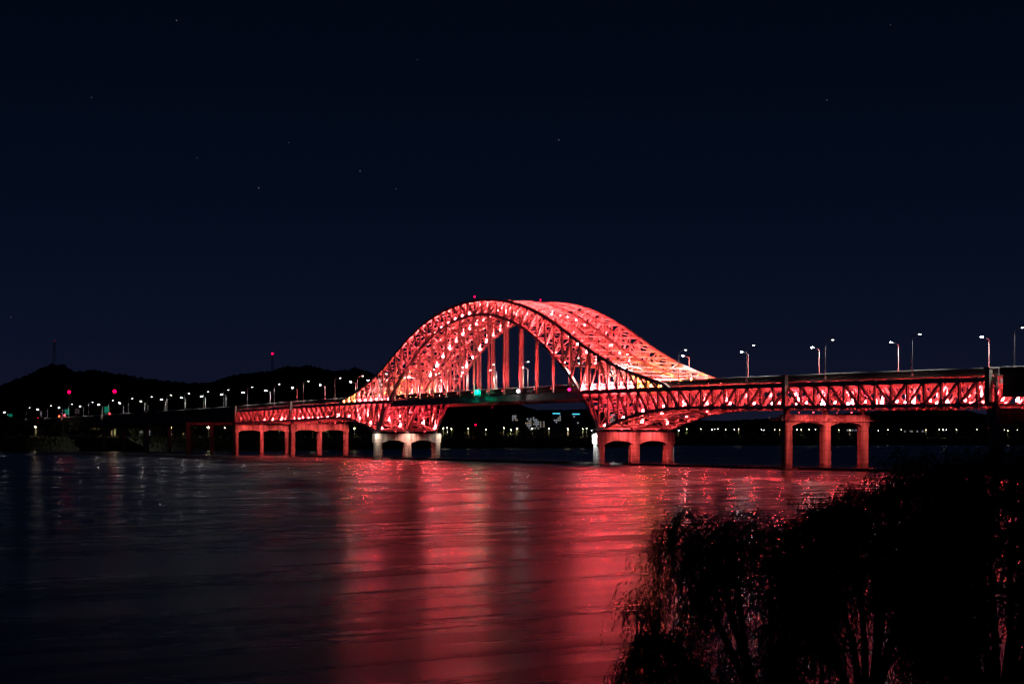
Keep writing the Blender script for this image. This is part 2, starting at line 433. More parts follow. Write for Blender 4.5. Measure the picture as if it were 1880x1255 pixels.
# ------------------------------------------------------------------ piers
def pier(sp, top, bot, rise, colr, label, floods, group="concrete portal piers under the truss", name="bridge_pier"):
    P = empty(name, BM @ Matrix.Translation((sp, 0, 0)), label, "pier", group)
    for w in PL:
        b = MB(); n = 20; pts = []
        for k in range(n):                      # rounded square shaft
            a = 2*math.pi*(k+.5)/n; c, s_ = math.cos(a), math.sin(a)
            e = 3.2; rr = (abs(c)**e+abs(s_)**e)**(-1/e)
            pts.append((colr*rr*c, colr*rr*s_))
        zs = [-3., bot]
        P3 = [(x, w+y, z) for z in zs for x, y in pts]
        b.poly(P3, [(k, (k+1) % n, n+(k+1) % n, n+k) for k in range(n)] + [tuple(range(n, 2*n))])
        b.build("column", M_conc, P)
        b = MB(); m2 = 24
        pp = [(colr*2.6*math.cos(2*math.pi*k/m2), w+colr*2.0*math.sin(2*math.pi*k/m2)) for k in range(m2)]
        b.poly([(x, y, z) for z in (-2., .30) for x, y in pp], [(k, (k+1) % m2, m2+(k+1) % m2, m2+k) for k in range(m2)]+[tuple(range(m2, 2*m2))])
        b.build("pile_cap", M_conc, P)
    # cap beam with arched soffits
    prof = [(-colr*1.02, top), (-colr*1.02, bot)]
    for w0, w1 in BA:
        a, c = w0+colr*.98, w1-colr*.98
        prof += [(a, bot), (a+.12*(c-a), bot+rise*.6), (a+.27*(c-a), bot+rise), (a+.73*(c-a), bot+rise), (a+.88*(c-a), bot+rise*.6), (c, bot)]
    prof += [(28+colr*1.02, bot), (28+colr*1.02, top)]
    b = MB(); n = len(prof); t = colr*.92
    b.poly([(x, y, z) for x in (-t, t) for y, z in prof], [tuple(range(n)), tuple(range(2*n-1, n-1, -1))] + [(k, n+k, n+(k+1) % n, (k+1) % n) for k in range(n)])
    b.build("cap_beam", M_conc, P)
    for w in PL:
        b = MB(); b.box((0, w, (top+LO(sp)-.4)/2), (1.3, 1.3, max(.3, LO(sp)-.4-top))); b.build("bearing", M_case, P)
    for (p, aim, ld) in floods:
        me = FX_W if ld in (L_WHITE, L_WHITE3) else FX_S
        flood(p, aim, ld, me, P)
    return P
fx = MB(); fx.box((0, 0, -.18), (.6, .4, .34), 0); fx.box((0, 0, .02), (.4, .3, .05), 1)
FX_W = fx.mesh("floodlight_white", M_case, M_white)
redf = lambda z: [((13., w, z), (-1., 0, -.72), L_PIER) for w in (4., 14., 24.)]
whitef = lambda z: [((1.2, -3.6, z), (-.25, .45, -1.), L_WHITE), ((1.2, 31.6, z), (-.25, -.45, -1.), L_WHITE)]
def arms(P, z):
    for w, d in ((-3.6, 1.6), (31.6, -1.6)):
        b = MB(); b.tube([(1.2, w, z+.25), (1.0, w+d*1.3, z+.4)], .12); b.build("lamp_arm", M_pole, P)
pier(-270, 15.9, 12.2, 1.0, .95, "slender red lit portal pier where the truss meets the dark viaduct", redf(17.))
pier(-190, 15.9, 12.0, 1.0, 1.22, "red lit portal pier between the viaduct and the beige main pier", redf(17.))
p3 = pier(-90, 11.0, 6.9, 1.0, 1.75, "beige main pier lit white at both ends under the distant arch foot", [((4.6, -3.4, 11.6), (-.75, .5, -1.), L_WHITE3), ((4.6, 31.4, 11.6), (-.75, -.5, -1.), L_WHITE3), ((7., 14., 12.2), (-1., 0, -1.3), L_PIERW)])
arms(p3, 11.6)
p4 = pier(90, 11.0, 6.9, 1.0, 1.75, "main pier under the nearer arch foot, white lit front column and red cap", whitef(11.6)+[((7.5, w, 12.), (-1., 0, -.9), L_PIER2) for w in (8., 20.)])
arms(p4, 11.6)
p5 = pier(190, 15.6, 12.4, .95, 1.42, "red lit portal pier with inspection gantry round its cap beam", redf(16.5))
p6 = pier(270, 16.0, 11.6, 1.3, 1.6, "dark heavy portal pier where the truss ends above the willow", [])
# inspection gantry of the pier p5
b = MB()
for x in (-2.6, 2.6):
    b.box((x, 14., 13.9), (.9, 36., .12)); 
    for z in (14.4, 14.9): b.box((x+(.4 if x > 0 else -.4), 14., z), (.06, 36., .06))
    for i in range(31): b.box((x+(.4 if x > 0 else -.4), -4+1.2*i, 14.4), (.07, .07, 1.0))
b.build("inspection_gantry", M_steel, p5)
# grey expansion posts standing on the near face over the piers
def post(s, z0, z1, label, w=-1.0):
    P = MB(); h = z1-z0
    P.box((0, 0, h*.5), (1.5, 1.1, h)); P.box((0, 0, h+.15), (2.0, 1.4, .3)); P.box((.2, -.62, h*.45), (.3, .15, h*.8))
    o = P.build("joint_post", M_conc, None); o.matrix_world = BM @ Matrix.Translation((s, w, z0))
    return tag(o, label, "post", "concrete joint posts over the piers")
post(190.5, 18., HD(190)-.1, "grey joint post on the truss face over the red gantry pier")
post(268.5, 17., HD(268)-.1, "grey joint post with a pipe where the truss ends near the willow")
post(-190, 18., HD(-190)-.1, "pale joint post over the second slender red pier")
post(-269, 17.6, HD(-269)-.1, "pale joint post at the distant end of the lit truss")

# ------------------------------------------------------------------ viaducts at both ends
def girder_run(name, s0, s1, label, step=20.):
    V = empty(name, BM @ Matrix.Translation((s0, 0, 0)), label, "viaduct", "dark box girder viaducts")
    n = max(2, int(abs(s1-s0)/step)); ss = [s0+(s1-s0)*i/n for i in range(n+1)]
    if s1 < s0: ss = ss[::-1]
    loc = lambda s, w, z: (s-s0, w, z)
    b = MB(); b.sweep([loc(s, 14., HD(s)-1.55) for s in ss], 29., .5); b.build("deck_slab", M_deckc, V)
    for w in (-.4, 28.4):
        b = MB(); b.sweep([loc(s, w, HD(s)-.72) for s in ss], .35, 1.1); b.build("parapet", M_girder, V)
        b = MB(); b.tube([loc(s, w, HD(s)+.02) for s in ss], .17, 10); b.build("parapet_rail", M_rail, V, smooth=True)
    for w in (4., 24.):
        b = MB(); b.sweep([loc(s, w, HD(s)-4.4) for s in ss], 7., 5.2); b.build("box_girder", M_girder, V)
    return V
girder_run("approach_viaduct", -270.6, -1200., "long dark viaduct crossing the wooded bank beyond the red truss")
vr = girder_run("approach_viaduct", 271.6, 420., "dark girder viaduct continuing past the heavy pier above the willow", 12.)
for i, s in enumerate([-352, -432, -532, -640, -760, -900]):
    P = empty("viaduct_pier", BM @ Matrix.Translation((s, 0, 0)), "dark twin column viaduct pier, %s from the red truss" % ORD[i+1], "pier", "dark piers of the viaduct")
    top = HD(s)-7.2
    for w in PL:
        b = MB(); b.tube([(0, w, -3), (0, w, top-1.6)], 1.3, 12); b.build("column", M_conc, P)
    b = MB(); b.box((0, 14, top-.8), (2.6, 31., 1.6)); b.build("cap_beam", M_conc, P)
    post(s, HD(s)-6., HD(s)+.2, "pale joint post on the viaduct face, %s from the red truss" % ORD[i+1], -1.3)

# ------------------------------------------------------------------ street lamps on the deck
def lamp_master(name, lens, bulge):
    L = empty(name, Matrix.Identity(4))
    b = MB(); b.box((0, 0, .3), (.5, .5, .6)); b.tube([(0, 0, .5), (0, 0, 6.), (0, 0, 10.1)], [.15, .12, .10], 8); b.build("pole", M_pole, L)
    b = MB(); b.tube([(0, 0, 10.0), (0, .8, 10.45), (0, 2.2, 10.75)], [.09, .08, .07], 6); b.build("arm", M_pole, L)
    h = MB(); h.box((0, 2.6, 10.86), (.38, 1.0, .16)); ho = h.build("lamp_head", M_head, L)
    b = MB(); b.ball((0, 2.62, 10.76), 1., 12, 6, 0, (.24, .46, bulge)); b.build("lens", lens, ho, smooth=True)
    d = light_data("street lamp light", 6500, (1., .95, .88), 128, .5)
    l = bpy.data.objects.new("street_lamp_light", d); col.objects.link(l); l.parent = L; l.location = (0, 2.6, 10.55)
    return L
LM_FAR = lamp_master("street_lamp", M_lens, .14); LM_NEAR = lamp_master("street_lamp", M_lensdim, .085)
def s_of(px, w):                 # survey: bridge coordinate of a sighting from the bank
    t = (px-940)/3024
    return (t*(632.6+.4848*w)+14.35-.8746*w)/(.4848+.8746*t)
far_px = [1804, 1638, 1493, 1363, 1255, 1158, 1066, 960, 903, 851, 800, 752, 708, 677, 645, 589, 538, 489, 447, 408, 370.6, 334, 297, 259.5, 220.5, 182, 148, 109, 70, 8.6]
near_px = [1875, 1687, 1527, 1382, 1257, 1150, 1060, 968, 905, 848, 795, 752, 708, 665, 623.5, 565, 511.5, 462, 418, 381, 346, 313, 277.6, 242, 206, 169, 131.5, 93, 53.5]
used = {0: False, 1: False}
def where(s, cnt):
    if s > 132: key = "beyond the arch towards the willow"
    elif s > -132: key = "within the arch, counted from the willow side"
    else: key = "past the arch towards the distant shore"
    cnt[key] = cnt.get(key, 0)+1
    return ORD[cnt[key]], key
cf, cn = {}, {}
for px in sorted(far_px, reverse=True):
    s = s_of(px, 25.3)
    key = s
    M = BM @ Matrix.Translation((s, 27.6, HD(s)-1.3)) @ Matrix.Rotation(math.pi, 4, "Z")
    o = LM_FAR if not used[0] else copy_tree(LM_FAR, M); o.matrix_world = M; used[0] = True
    a, k = where(s, cf); 
    tag(o, "bright far kerb lamp, %s %s" % (a, k), "street lamp", "bright lamps along the far kerb")
for px in sorted(near_px, reverse=True):
    s = s_of(px, 2.7)
    M = BM @ Matrix.Translation((s, .4, HD(s)-1.3))
    o = LM_NEAR if not used[1] else copy_tree(LM_NEAR, M); o.matrix_world = M; used[1] = True
    a, k = where(s, cn)
    tag(o, "dim near kerb lamp, %s %s" % (a, k), "street lamp", "dim lamps along the near kerb")

# ------------------------------------------------------------------ navigation lamps and beacons on the bridge
def beacon(name, M, color, strength, r, label, cat, group=None, pole=0., added_shield=False):
    E_ = empty(name, M, label, cat, group)
    m = mat("%s glass" % name, (.5, .5, .5), .4, emit=color, estr=strength)
    b = MB(); b.box((0, 0, -.15-pole/2), (.18, .18, .3+pole)); b.box((0, 0, -.12), (.5, .5, .12)); (b.box((0, r*1.25, r*.6), (r*3.4, .08, r*4.2)), b.box((0, r*1.25+.55, -.1), (.2, 1.1, .2))) if added_shield else None; b.build("bracket", M_case, E_)  # added plate behind the lens blocks its light from the deck edge
    b = MB(); b.ball((0, 0, r*.9), r, 12, 8); b.build("lens", m, E_, smooth=True)
    return E_
Tb = lambda s, w, z: BM @ Matrix.Translation((s, w, z))
beacon("navigation_lamp", Tb(s_of(876, -1.7), -1.7, HD(2)-1.6), (.0, 1., .5), 45, .7, "green navigation lamp on the deck edge under the arch crown", "navigation lamp", "navigation lamps on the deck edge", added_shield=True)
beacon("navigation_lamp", Tb(s_of(951, -1.7), -1.7, HD(34)-1.7), (1., .95, .95), 70, .42, "white navigation lamp on the deck edge beside the green one", "navigation lamp", "navigation lamps on the deck edge", added_shield=True)
beacon("navigation_lamp", Tb(s_of(1045, -1.7), -1.7, HD(70)-2.), (1., .01, .16), 6, .45, "magenta navigation lamp on the deck edge where the arch meets the deck", "navigation lamp", "navigation lamps on the deck edge", added_shield=True)
beacon("aircraft_beacon", Tb(0, 0, 62.9), (1., .0, .07), 5, .34, "pink red beacon on top of the near arch rib", "beacon", "red beacons on the arch", .8)
beacon("aircraft_beacon", Tb(2, 28, 62.7), (1., .0, .07), 4, .3, "small red beacon on top of the far arch rib", "beacon", "red beacons on the arch", .8)

# ------------------------------------------------------------------ water
wm = bpy.data.materials.new("river water"); wm.use_nodes = True
nt = wm.node_tree; pb = nt.nodes["Principled BSDF"]
pb.inputs["Base Color"].default_value = (.004, .006, .010, 1); pb.inputs["IOR"].default_value = 1.38
geo = nt.nodes.new("ShaderNodeNewGeometry")
def wnoise(scale, detail, sxyz, rough=.55, rot=0.):
    mp = nt.nodes.new("ShaderNodeMapping"); mp.vector_type = "TEXTURE"; mp.inputs["Scale"].default_value = tuple(1/q for q in sxyz); mp.inputs["Rotation"].default_value = (0, 0, rot)
    n = nt.nodes.new("ShaderNodeTexNoise"); n.inputs["Scale"].default_value = scale; n.inputs["Detail"].default_value = detail; n.inputs["Roughness"].default_value = rough
    nt.links.new(geo.outputs["Position"], mp.inputs[0]); nt.links.new(mp.outputs[0], n.inputs["Vector"])
    return n.outputs["Fac"]
CREST = R(34)
swell = wnoise(.05, 3, (.10, 1, 1), .55, CREST)
mid = wnoise(.23, 4, (.10, 1, 1), .6, CREST)
chop = wnoise(1.7, 3, (.22, 1, 1), .6, CREST+R(-10))
mxn = nt.nodes.new("ShaderNodeMath"); mxn.operation = "ADD"; nt.links.new(swell, mxn.inputs[0]); nt.links.new(mid, mxn.inputs[1])
mrg = nt.nodes.new("ShaderNodeMapRange"); mrg.inputs[1].default_value = .75; mrg.inputs[2].default_value = 1.25
mrg.inputs[3].default_value = .205; mrg.inputs[4].default_value = .32
nt.links.new(mxn.outputs[0], mrg.inputs[0]); nt.links.new(mrg.outputs[0], pb.inputs["Roughness"])
py_ = nt.nodes.new("ShaderNodeSeparateXYZ"); nt.links.new(geo.outputs["Position"], py_.inputs[0])
def calm(v0, v1, y0=70., y1=420.):         # sheltered reach: the ripples die down away from the near bank
    n = nt.nodes.new("ShaderNodeMapRange"); n.inputs[1].default_value = y0; n.inputs[2].default_value = y1
    n.inputs[3].default_value = v0; n.inputs[4].default_value = v1; nt.links.new(py_.outputs["Y"], n.inputs[0]); return n.outputs[0]
prev = None
for src, st, dist in ((swell, .5, .75), (mid, .5, .10), (chop, .4, .012)):
    bn = nt.nodes.new("ShaderNodeBump"); nt.links.new(calm(st, 0.0, 60., 200. if src is chop else (300. if src is mid else 420.)), bn.inputs["Strength"]); bn.inputs["Distance"].default_value = dist
    nt.links.new(src, bn.inputs["Height"])
    if prev: nt.links.new(prev, bn.inputs["Normal"])
    prev = bn.outputs[0]
nt.links.new(prev, pb.inputs["Normal"])
b = MB(); b.poly([(-6000, -200, 0), (6000, -200, 0), (6000, 9000, 0), (-6000, 9000, 0)], [(0, 1, 2, 3)])
tag(b.build("water", wm), kind="structure")

# ------------------------------------------------------------------ land
M_soil = mat("dark bank soil and grass", (.035, .04, .02), .95, noise=.5, scale=.15, bump=.2)
M_hill = mat("wooded hill", (.030, .036, .024), 1., noise=.5, scale=.02)
def X(px, d): return (px-940)*d/3024
shore = [(-900, 1000), (-300, 1030), (0, 1085), (430, 1160), (560, 1200), (640, 1260), (820, 1500), (1090, 1530), (1240, 2050), (1640, 2150), (2100, 2200), (3000, 2250)]
rows = [(0, -1.), (6, 1.2), (30, 5.5), (55, 9.6), (75, 10.), (400, 12.), (3000, 20.), (9000, 30.)]
b = MB(); n = len(shore); P = []
for dz, z in rows:
    for px, d in shore: P.append((X(px, d)*(1+dz/d*.6), d+dz, z+(random.uniform(-.5, .5) if 0 < dz < 60 else 0)))
b.poly(P, [(r*n+k, r*n+k+1, (r+1)*n+k+1, (r+1)*n+k) for r in range(len(rows)-1) for k in range(n-1)])
tag(b.build("far_bank", M_soil), kind="structure")
# near bank below the viewpoint
b = MB(); prof = [(-60, 7.0), (3, 7.0), (3.5, 6.2), (44, -.3), (60, -3)]
xs = [-120, -30, 0, 10, 40, 160]
b.poly([(x, y, z) for y, z in prof for x in xs], [(r*6+k, r*6+k+1, (r+1)*6+k+1, (r+1)*6+k) for r in range(4) for k in range(5)])
tag(b.build("near_bank", M_soil), kind="structure")
# low weir between the piers
wr = MB(); wr.sweep([(s, 3., .25) for s in (-190, -90, 0, 90, 190, 270)], 1.6, .9)
o = wr.build("weir", M_conc); o.matrix_world = BM
tag(o, "low concrete weir line in the water linking the bridge piers", "weir")

def ridge(name, prof, d, depth, amp, seed):
    rnd = random.Random(seed); b = MB(); top = []
    x0, x1 = prof[0][0], prof[-1][0]; N = int((x1-x0)/2.6)
    for i in range(N+1):
        px = x0+(x1-x0)*i/N
        for (a, ya), (c, yc) in zip(prof, prof[1:]):
            if a <= px <= c: y = ya+(yc-ya)*(px-a)/(c-a); break
        top.append((px, y+rnd.uniform(-amp, amp)))
    R0 = [(-.35, 0.), (-.16, .45), (-.05, .86), (0., 1.), (.06, .85), (.2, .4), (.5, 0.)]
    P = []
    for f, k in R0:
        for px, y in top:
            H = EYE+(804.3-y)*d/3024
            dd = d+f*depth
            jit = rnd.uniform(.93, 1.07) if 0 < k < 1 else 1
            P.append((X(px, d), dd, max(H*k*jit, 8.) if k > 0 else 0.))
    n = len(top)
    b.poly(P, [(r*n+i, r*n+i+1, (r+1)*n+i+1, (r+1)*n+i) for r in range(len(R0)-1) for i in range(n-1)])
    return tag(b.build(name, M_hill), kind="structure")
ridge("hill", [(-500, 730), (-200, 716), (0, 708), (40, 692), (75, 676), (95, 667), (118, 670), (140, 683), (165, 678), (190, 682), (230, 688), (280, 696), (330, 701), (380, 712), (480, 735), (560, 760)], 4200, 1500, 2.0, 1)
ridge("hill", [(280, 716), (340, 704), (390, 700), (425, 688), (460, 684), (500, 680), (528, 671), (545, 674), (565, 670), (600, 679), (640, 679), (652, 673), (666, 680), (700, 690), (760, 712), (830, 735), (900, 748), (960, 752)], 3600, 1300, 2.0, 2)
ridge("hill", [(700, 770), (800, 748), (880, 742), (945, 737), (965, 746), (985, 752), (1040, 752), (1090, 750), (1150, 760), (1240, 768), (1320, 772)], 4000, 1200, .8, 3)
ridge("hill", [(1180, 782), (1300, 774), (1500, 762), (1640, 752), (1720, 748), (1770, 752), (1800, 759), (1830, 763), (1900, 758), (2100, 748), (2400, 752)], 4600, 1500, .8, 4)

# ------------------------------------------------------------------ trees on the far banks
M_leaf = mat("dark foliage", (.055, .075, .028), .8, noise=.4, scale=.4)
M_bark = mat("bark", (.06, .05, .04), .9)
def crown_mesh(seed, nq, h, r, q):
    rnd = random.Random(seed); b = MB()
    cl = [(rnd.uniform(-.6, .6)*r, rnd.uniform(-.6, .6)*r, h*rnd.uniform(.35, .9), rnd.uniform(.3, .55)*r) for _ in range(9)]
    for _ in range(nq):
        c = rnd.choice(cl); v = Vector((rnd.gauss(0, 1), rnd.gauss(0, 1), rnd.gauss(0, 1))).normalized()*c[3]*rnd.uniform(.5, 1.1)
        p = Vector(c[:3])+v; a = Vector((rnd.gauss(0, 1), rnd.gauss(0, 1), rnd.gauss(0, 1))).normalized(); u = a.orthogonal().normalized(); w = a.cross(u)
        k = q*rnd.uniform(.6, 1.3)
        b.poly([p+u*k, p+w*k*.6, p-u*k, p-w*k*.6], [(0, 1, 2, 3)])
    return b.mesh("crown", M_leaf)
CROWNS = [crown_mesh(i, 420, 10, 4.2, .55) for i in range(3)]
tb = MB(); tb.tube([(0, 0, -.5), (.1, 0, 3), (0, .1, 7)], [.28, .2, .08], 6); TRUNK = tb.mesh("trunk", M_bark)
def bank_z(dz): 
    for (a, za), (c, zc) in zip(rows, rows[1:]):
        if a <= dz <= c: return za+(zc-za)*(dz-a)/(c-a)
def shore_d(px):
    for (a, da), (c, dc) in zip(shore, shore[1:]):
        if a <= px <= c: return da+(dc-da)*(px-a)/(c-a)
def bank_pt(px, dz):
    d = shore_d(px); return Vector((X(px, d)*(1+dz/d*.6), d+dz, bank_z(dz)))
rt = random.Random(5)
tcount = {}
def far_tree(px, dz, sc_, grp, desc):
    p = bank_pt(px, dz)
    t = empty("tree", Matrix.Translation(p) @ Matrix.Rotation(rt.uniform(0, 6), 4, "Z") @ Matrix.Scale(sc_, 4))
    put("crown", CROWNS[rt.randrange(3)], t); put("trunk", TRUNK, t)
    tcount[grp] = tcount.get(grp, 0)+1
    tag(t, desc % ORD[tcount[grp]], "tree", grp)
for px in range(-20, 430, 19):
    far_tree(px+rt.uniform(-6, 6), rt.uniform(30, 72), rt.uniform(1.0, 1.5), "bushy trees under the dark viaduct", "dark bushy tree under the viaduct, %s from the frame edge")
for px in range(440, 690, 14):
    far_tree(px+rt.uniform(-4, 4), rt.uniform(78, 90), rt.uniform(.8, 1.15), "trees behind the slender red piers", "lamp lit bank tree behind the red piers, %s counting towards the arch")
for px in range(815, 1090, 13):
    far_tree(px+rt.uniform(-4, 4), rt.uniform(76, 90), rt.uniform(.55, .85), "lamp lit trees between the main piers", "small lamp lit tree between the main piers, %s from the beige pier")
for px in range(1245, 1880, 24):
    far_tree(px+rt.uniform(-6, 6), rt.uniform(80, 95), rt.uniform(.6, .9), "lamp lit trees on the shore behind the near truss", "tiny lamp lit tree on the distant shore, %s from the white edged pier")
# scrub on the bank slopes
b = MB(); rs = random.Random(9)
for _ in range(9000):
    px = rs.uniform(-120, 2000); dz = rs.uniform(3, 62); p = bank_pt(px, dz)+Vector((0, 0, rs.uniform(0, 2.6)))
    a = Vector((rs.gauss(0, 1), rs.gauss(0, 1), rs.gauss(0, .6))).normalized(); u = a.orthogonal().normalized(); w = a.cross(u); k = rs.uniform(.5, 1.3)*(p.y/1500)
    b.poly([p+u*k, p+w*k*.7, p-u*k, p-w*k*.7], [(0, 1, 2, 3)])
tag(b.build("bank_scrub", M_leaf), kind="stuff")

# ------------------------------------------------------------------ lamps on the far banks
M_warm = mat("warm lamp glass", (.9, .8, .6), .4, emit=(1., .83, .52), estr=45.)
M_warm2 = mat("bright warm lamp glass", (.9, .8, .6), .4, emit=(1., .80, .42), estr=150.)
M_cool = mat("cool lamp glass", (.9, .9, .9), .4, emit=(1., .93, .8), estr=30.)
def bank_lamp_master(m):
    L = empty("bank_lamp", Matrix.Identity(4))
    b = MB(); b.tube([(0, 0, 0), (0, 0, 7.6)], [.16, .1], 6); b.build("pole", M_pole, L)
    b = MB(); b.tube([(0, 0, 7.5), (0, -1.2, 8.)], [.08, .06], 5); b.build("arm", M_pole, L)
    if m is not M_cool:
        d = light_data("bank lamp light", 4500 if m is M_warm2 else 4000, (1., .80, .40), 112, 1.0)
        l = bpy.data.objects.new("bank_lamp_light", d); col.objects.link(l); l.parent = L; l.location = (0, -1.4, 7.6)
    b = MB(); b.ball((0, -1.4, 7.9), .30, 8, 6, 0, (1, 1, .6)); b.build("lens", m, L, smooth=True)
    return L
BL = {m.name: [bank_lamp_master(m), False] for m in (M_warm, M_warm2, M_cool)}
lcount = {}
def bank_lamp(px, y, dz, m, grp, desc):
    p = bank_pt(px, dz); z = EYE+(804.3-y)*p.y/3024
    p.x = X(px, p.y)
    k = BL[m.name]; M = Matrix.Translation((p.x, p.y, max(p.z-1, z-7.9)))
    o = k[0] if not k[1] else copy_tree(k[0], M); k[1] = True; o.matrix_world = M
    lcount[grp] = lcount.get(grp, 0)+1
    tag(o, desc % ORD[lcount[grp]], "street lamp", grp)
for px, y in [(66, 784), (205, 787), (211, 785), (315, 786), (337, 790), (348, 786), (383, 786), (387, 790), (413, 786), (430, 785), (478, 788), (512, 789), (575, 790), (600, 789), (651, 786)]:
    bank_lamp(px, y, 76, M_warm2, "lamps on the bank below the viaduct", "warm lamp on the bank below the viaduct and slender piers, %s from the frame edge")
for px, y in [(814, 786), (821, 785), (829, 787), (860, 786), (892, 788), (925, 785), (938, 790), (949, 786), (977, 786), (1008, 786), (1042, 786), (1043, 793), (1070, 787), (1077, 786)]:
    bank_lamp(px, y, 78, M_warm, "lamps on the shore between the main piers", "warm street lamp on the shore between the main piers, %s from the beige pier")
for px, y in [(1246, 789), (1261, 787), (1287, 787), (1307, 788), (1312, 787), (1318, 787), (1332, 788), (1348, 788), (1356, 788), (1398, 788), (1402, 789), (1422, 788), (1431, 789), (1463, 788), (1471, 788), (1485, 788), (1497, 788), (1508, 788), (1540, 789), (1560, 789), (1612, 790), (1630, 789), (1654, 788), (1700, 789), (1724, 788), (1731, 788), (1737, 788), (1756, 788), (1793, 788), (1843, 788), (1850, 790), (1867, 789)]:
    bank_lamp(px, y, 78, (M_cool, M_warm)[int(px) % 5 < 2], "lamps on the distant shore behind the near truss", "small street lamp on the distant shore, %s from the white edged pier")

# lit kerb wall of the far road
M_kerb = mat("pale road wall", (.5, .5, .48), .8)
b = MB()
for a, c in [(925, 940), (962, 978), (1012, 1036), (1630, 1655), (1664, 1706), (1755, 1778), (1779, 1796), (1846, 1860)]:
    p, q = bank_pt(a, 62), bank_pt(c, 62)
    b.bar(p+Vector((0, 0, .5)), q+Vector((0, 0, .5)), .4, 1.4)
tag(b.build("road_wall", M_kerb), "broken pale wall along the road on the far shore", "wall")

# ------------------------------------------------------------------ far buildings
M_bld = mat("apartment wall", (.25, .25, .26), .9)
M_win = mat("lit window", (.5, .5, .5), .5, emit=(.85, .9, 1.), estr=.45)
M_winw = mat("warm lit window", (.5, .5, .5), .5, emit=(1., .8, .55), estr=.4)
M_cyan = mat("cyan roof light strip", (.3, .6, .7), .5, emit=(.10, .75, 1.), estr=1.2)
wq = MB(); wq.box((0, 0, 0), (1, .3, 1)); WIN = [wq.mesh("window", m) for m in (M_win, M_winw)]
def building(px0, px1, ytop, d, nx, nz, p_lit, label, cyan=False, seed=0):
    rnd = random.Random(seed); x0, x1 = X(px0, d), X(px1, d); H = EYE+(804.3-ytop)*d/3024; zb = 12.
    Bd = empty("apartment_block", (x0, d, zb), label, "building", "lit buildings on the far shore")
    b = MB(); b.box(((x1-x0)/2, 6, (H-zb)/2), (x1-x0, 12, H-zb)); b.build("wall", M_bld, Bd)
    b = MB(); b.box(((x1-x0)/2, 6, H-zb+.5), (x1-x0+.8, 12.8, 1.)); b.build("roof", M_bld, Bd)
    for i in range(nx):
        for j in range(nz):
            if rnd.random() < p_lit:
                put("window", WIN[rnd.random() < .25], Bd, Matrix.Translation(((i+.5)*(x1-x0)/nx, -.1, H-zb-2.-j*3.0)) @ Matrix.Diagonal(((x1-x0)/nx*.55, 1, 1.5, 1)))
    if cyan:
        b = MB(); b.box(((x1-x0)/2, -.3, H-zb+1.8), ((x1-x0)*.8, .8, 1.3)); b.build("roof_light", M_cyan, Bd)
building(940, 951, 761, 2500, 4, 3, .8, "small dim block on the slope beneath the white navigation lamp", seed=1)
building(964, 976, 766, 2300, 4, 6, .6, "first pale block of lit windows between the main piers", seed=2)
building(978, 990, 764, 2350, 4, 6, .6, "second pale block of lit windows, taller, between the main piers", seed=3)
building(991, 1000, 772, 2300, 3, 3, .7, "low warm lit block beside the two window blocks", seed=4)
building(1013, 1030, 761, 2400, 5, 4, .35, "block with a cyan roof strip nearer the arch middle", True, 5)
building(1049, 1066, 762, 2400, 5, 4, .25, "block with a cyan roof strip beside the main pier", True, 6)
building(1120, 1132, 764, 2400, 4, 4, .3, "block with a cyan roof strip seen through the near arch foot", True, 7)
building(256, 276, 788, 1500, 7, 2, .6, "low orange lit building behind the viaduct piers", seed=8)
building(1548, 1592, 787, 2500, 14, 1, .3, "long low lit hall between the columns of the gantry pier", seed=9)
building(1650, 1702, 789, 2420, 16, 1, .35, "long low lit hall on the shore near the willow", seed=10)

# ------------------------------------------------------------------ masts, red lights and signs
M_redl = mat("red obstruction lamp", (.5, .1, .1), .4, emit=(1., .0, .045), estr=6.)
M_redd = mat("faint red obstruction lamp", (.3, .1, .1), .4, emit=(1., .02, .05), estr=.25)
M_dark = mat("dark mast steel", (.08, .08, .09), .6)
def mast(px, y0, y1, d, r, m, label, lat=False):
    zb, zt = EYE+(804.3-y0)*d/3024, EYE+(804.3-y1)*d/3024
    T = empty("radio_mast", (X(px, d), d, zb), label, "mast", "masts with red obstruction lamps")
    b = MB(); h = zt-zb; wd = h*.06
    if lat:
        for i in (-1, 1):
            for j in (-1, 1): b.bar((i*wd, j*wd, 0), (i*wd*.3, j*wd*.3, h), .5, .5)
        for k in range(10):
            a, c = k/10, (k+1)/10; wa, wc = wd*(1-.7*a), wd*(1-.7*c)
            b.bar((-wa, -wa, h*a), (wc, -wc, h*c), .3, .3); b.bar((wa, -wa, h*a), (-wc, -wc, h*c), .3, .3)
    else: b.tube([(0, 0, 0), (0, 0, h)], [r*.45, r*.25], 6)
    b.build("tower", M_dark, T)
    b = MB(); b.ball((0, 0, h+r*.6), r, 8, 6); b.build("obstruction_lamp", m, T, smooth=True)
mast(100, 672, 626, 4200, 1.1, M_redd, "tall lattice mast with a faint red tip on the highest hill", True)
mast(500, 682, 650, 3600, 2.2, M_redl, "mast with a bright red tip on the lower hill", True)
mast(127, 800, 721, 1600, 1.5, M_redl, "red beacon pole by the viaduct, the one nearer the frame edge")
mast(210.5, 800, 720, 1600, 1.7, M_redl, "larger red beacon pole above the viaduct")
mast(904, 760, 749, 3900, 1.3, M_redl, "small red lit mast on the low hill under the green navigation lamp")
mast(873, 800, 780, 2000, .9, M_redl, "short red lit pole on the far shore near the beige pier")
mast(1662, 800, 752, 2300, .5, M_dark, "thin unlit pole on the shore behind the willow")
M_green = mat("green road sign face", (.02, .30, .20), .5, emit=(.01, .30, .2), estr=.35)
M_grey = mat("grey road sign face", (.35, .35, .36), .5)
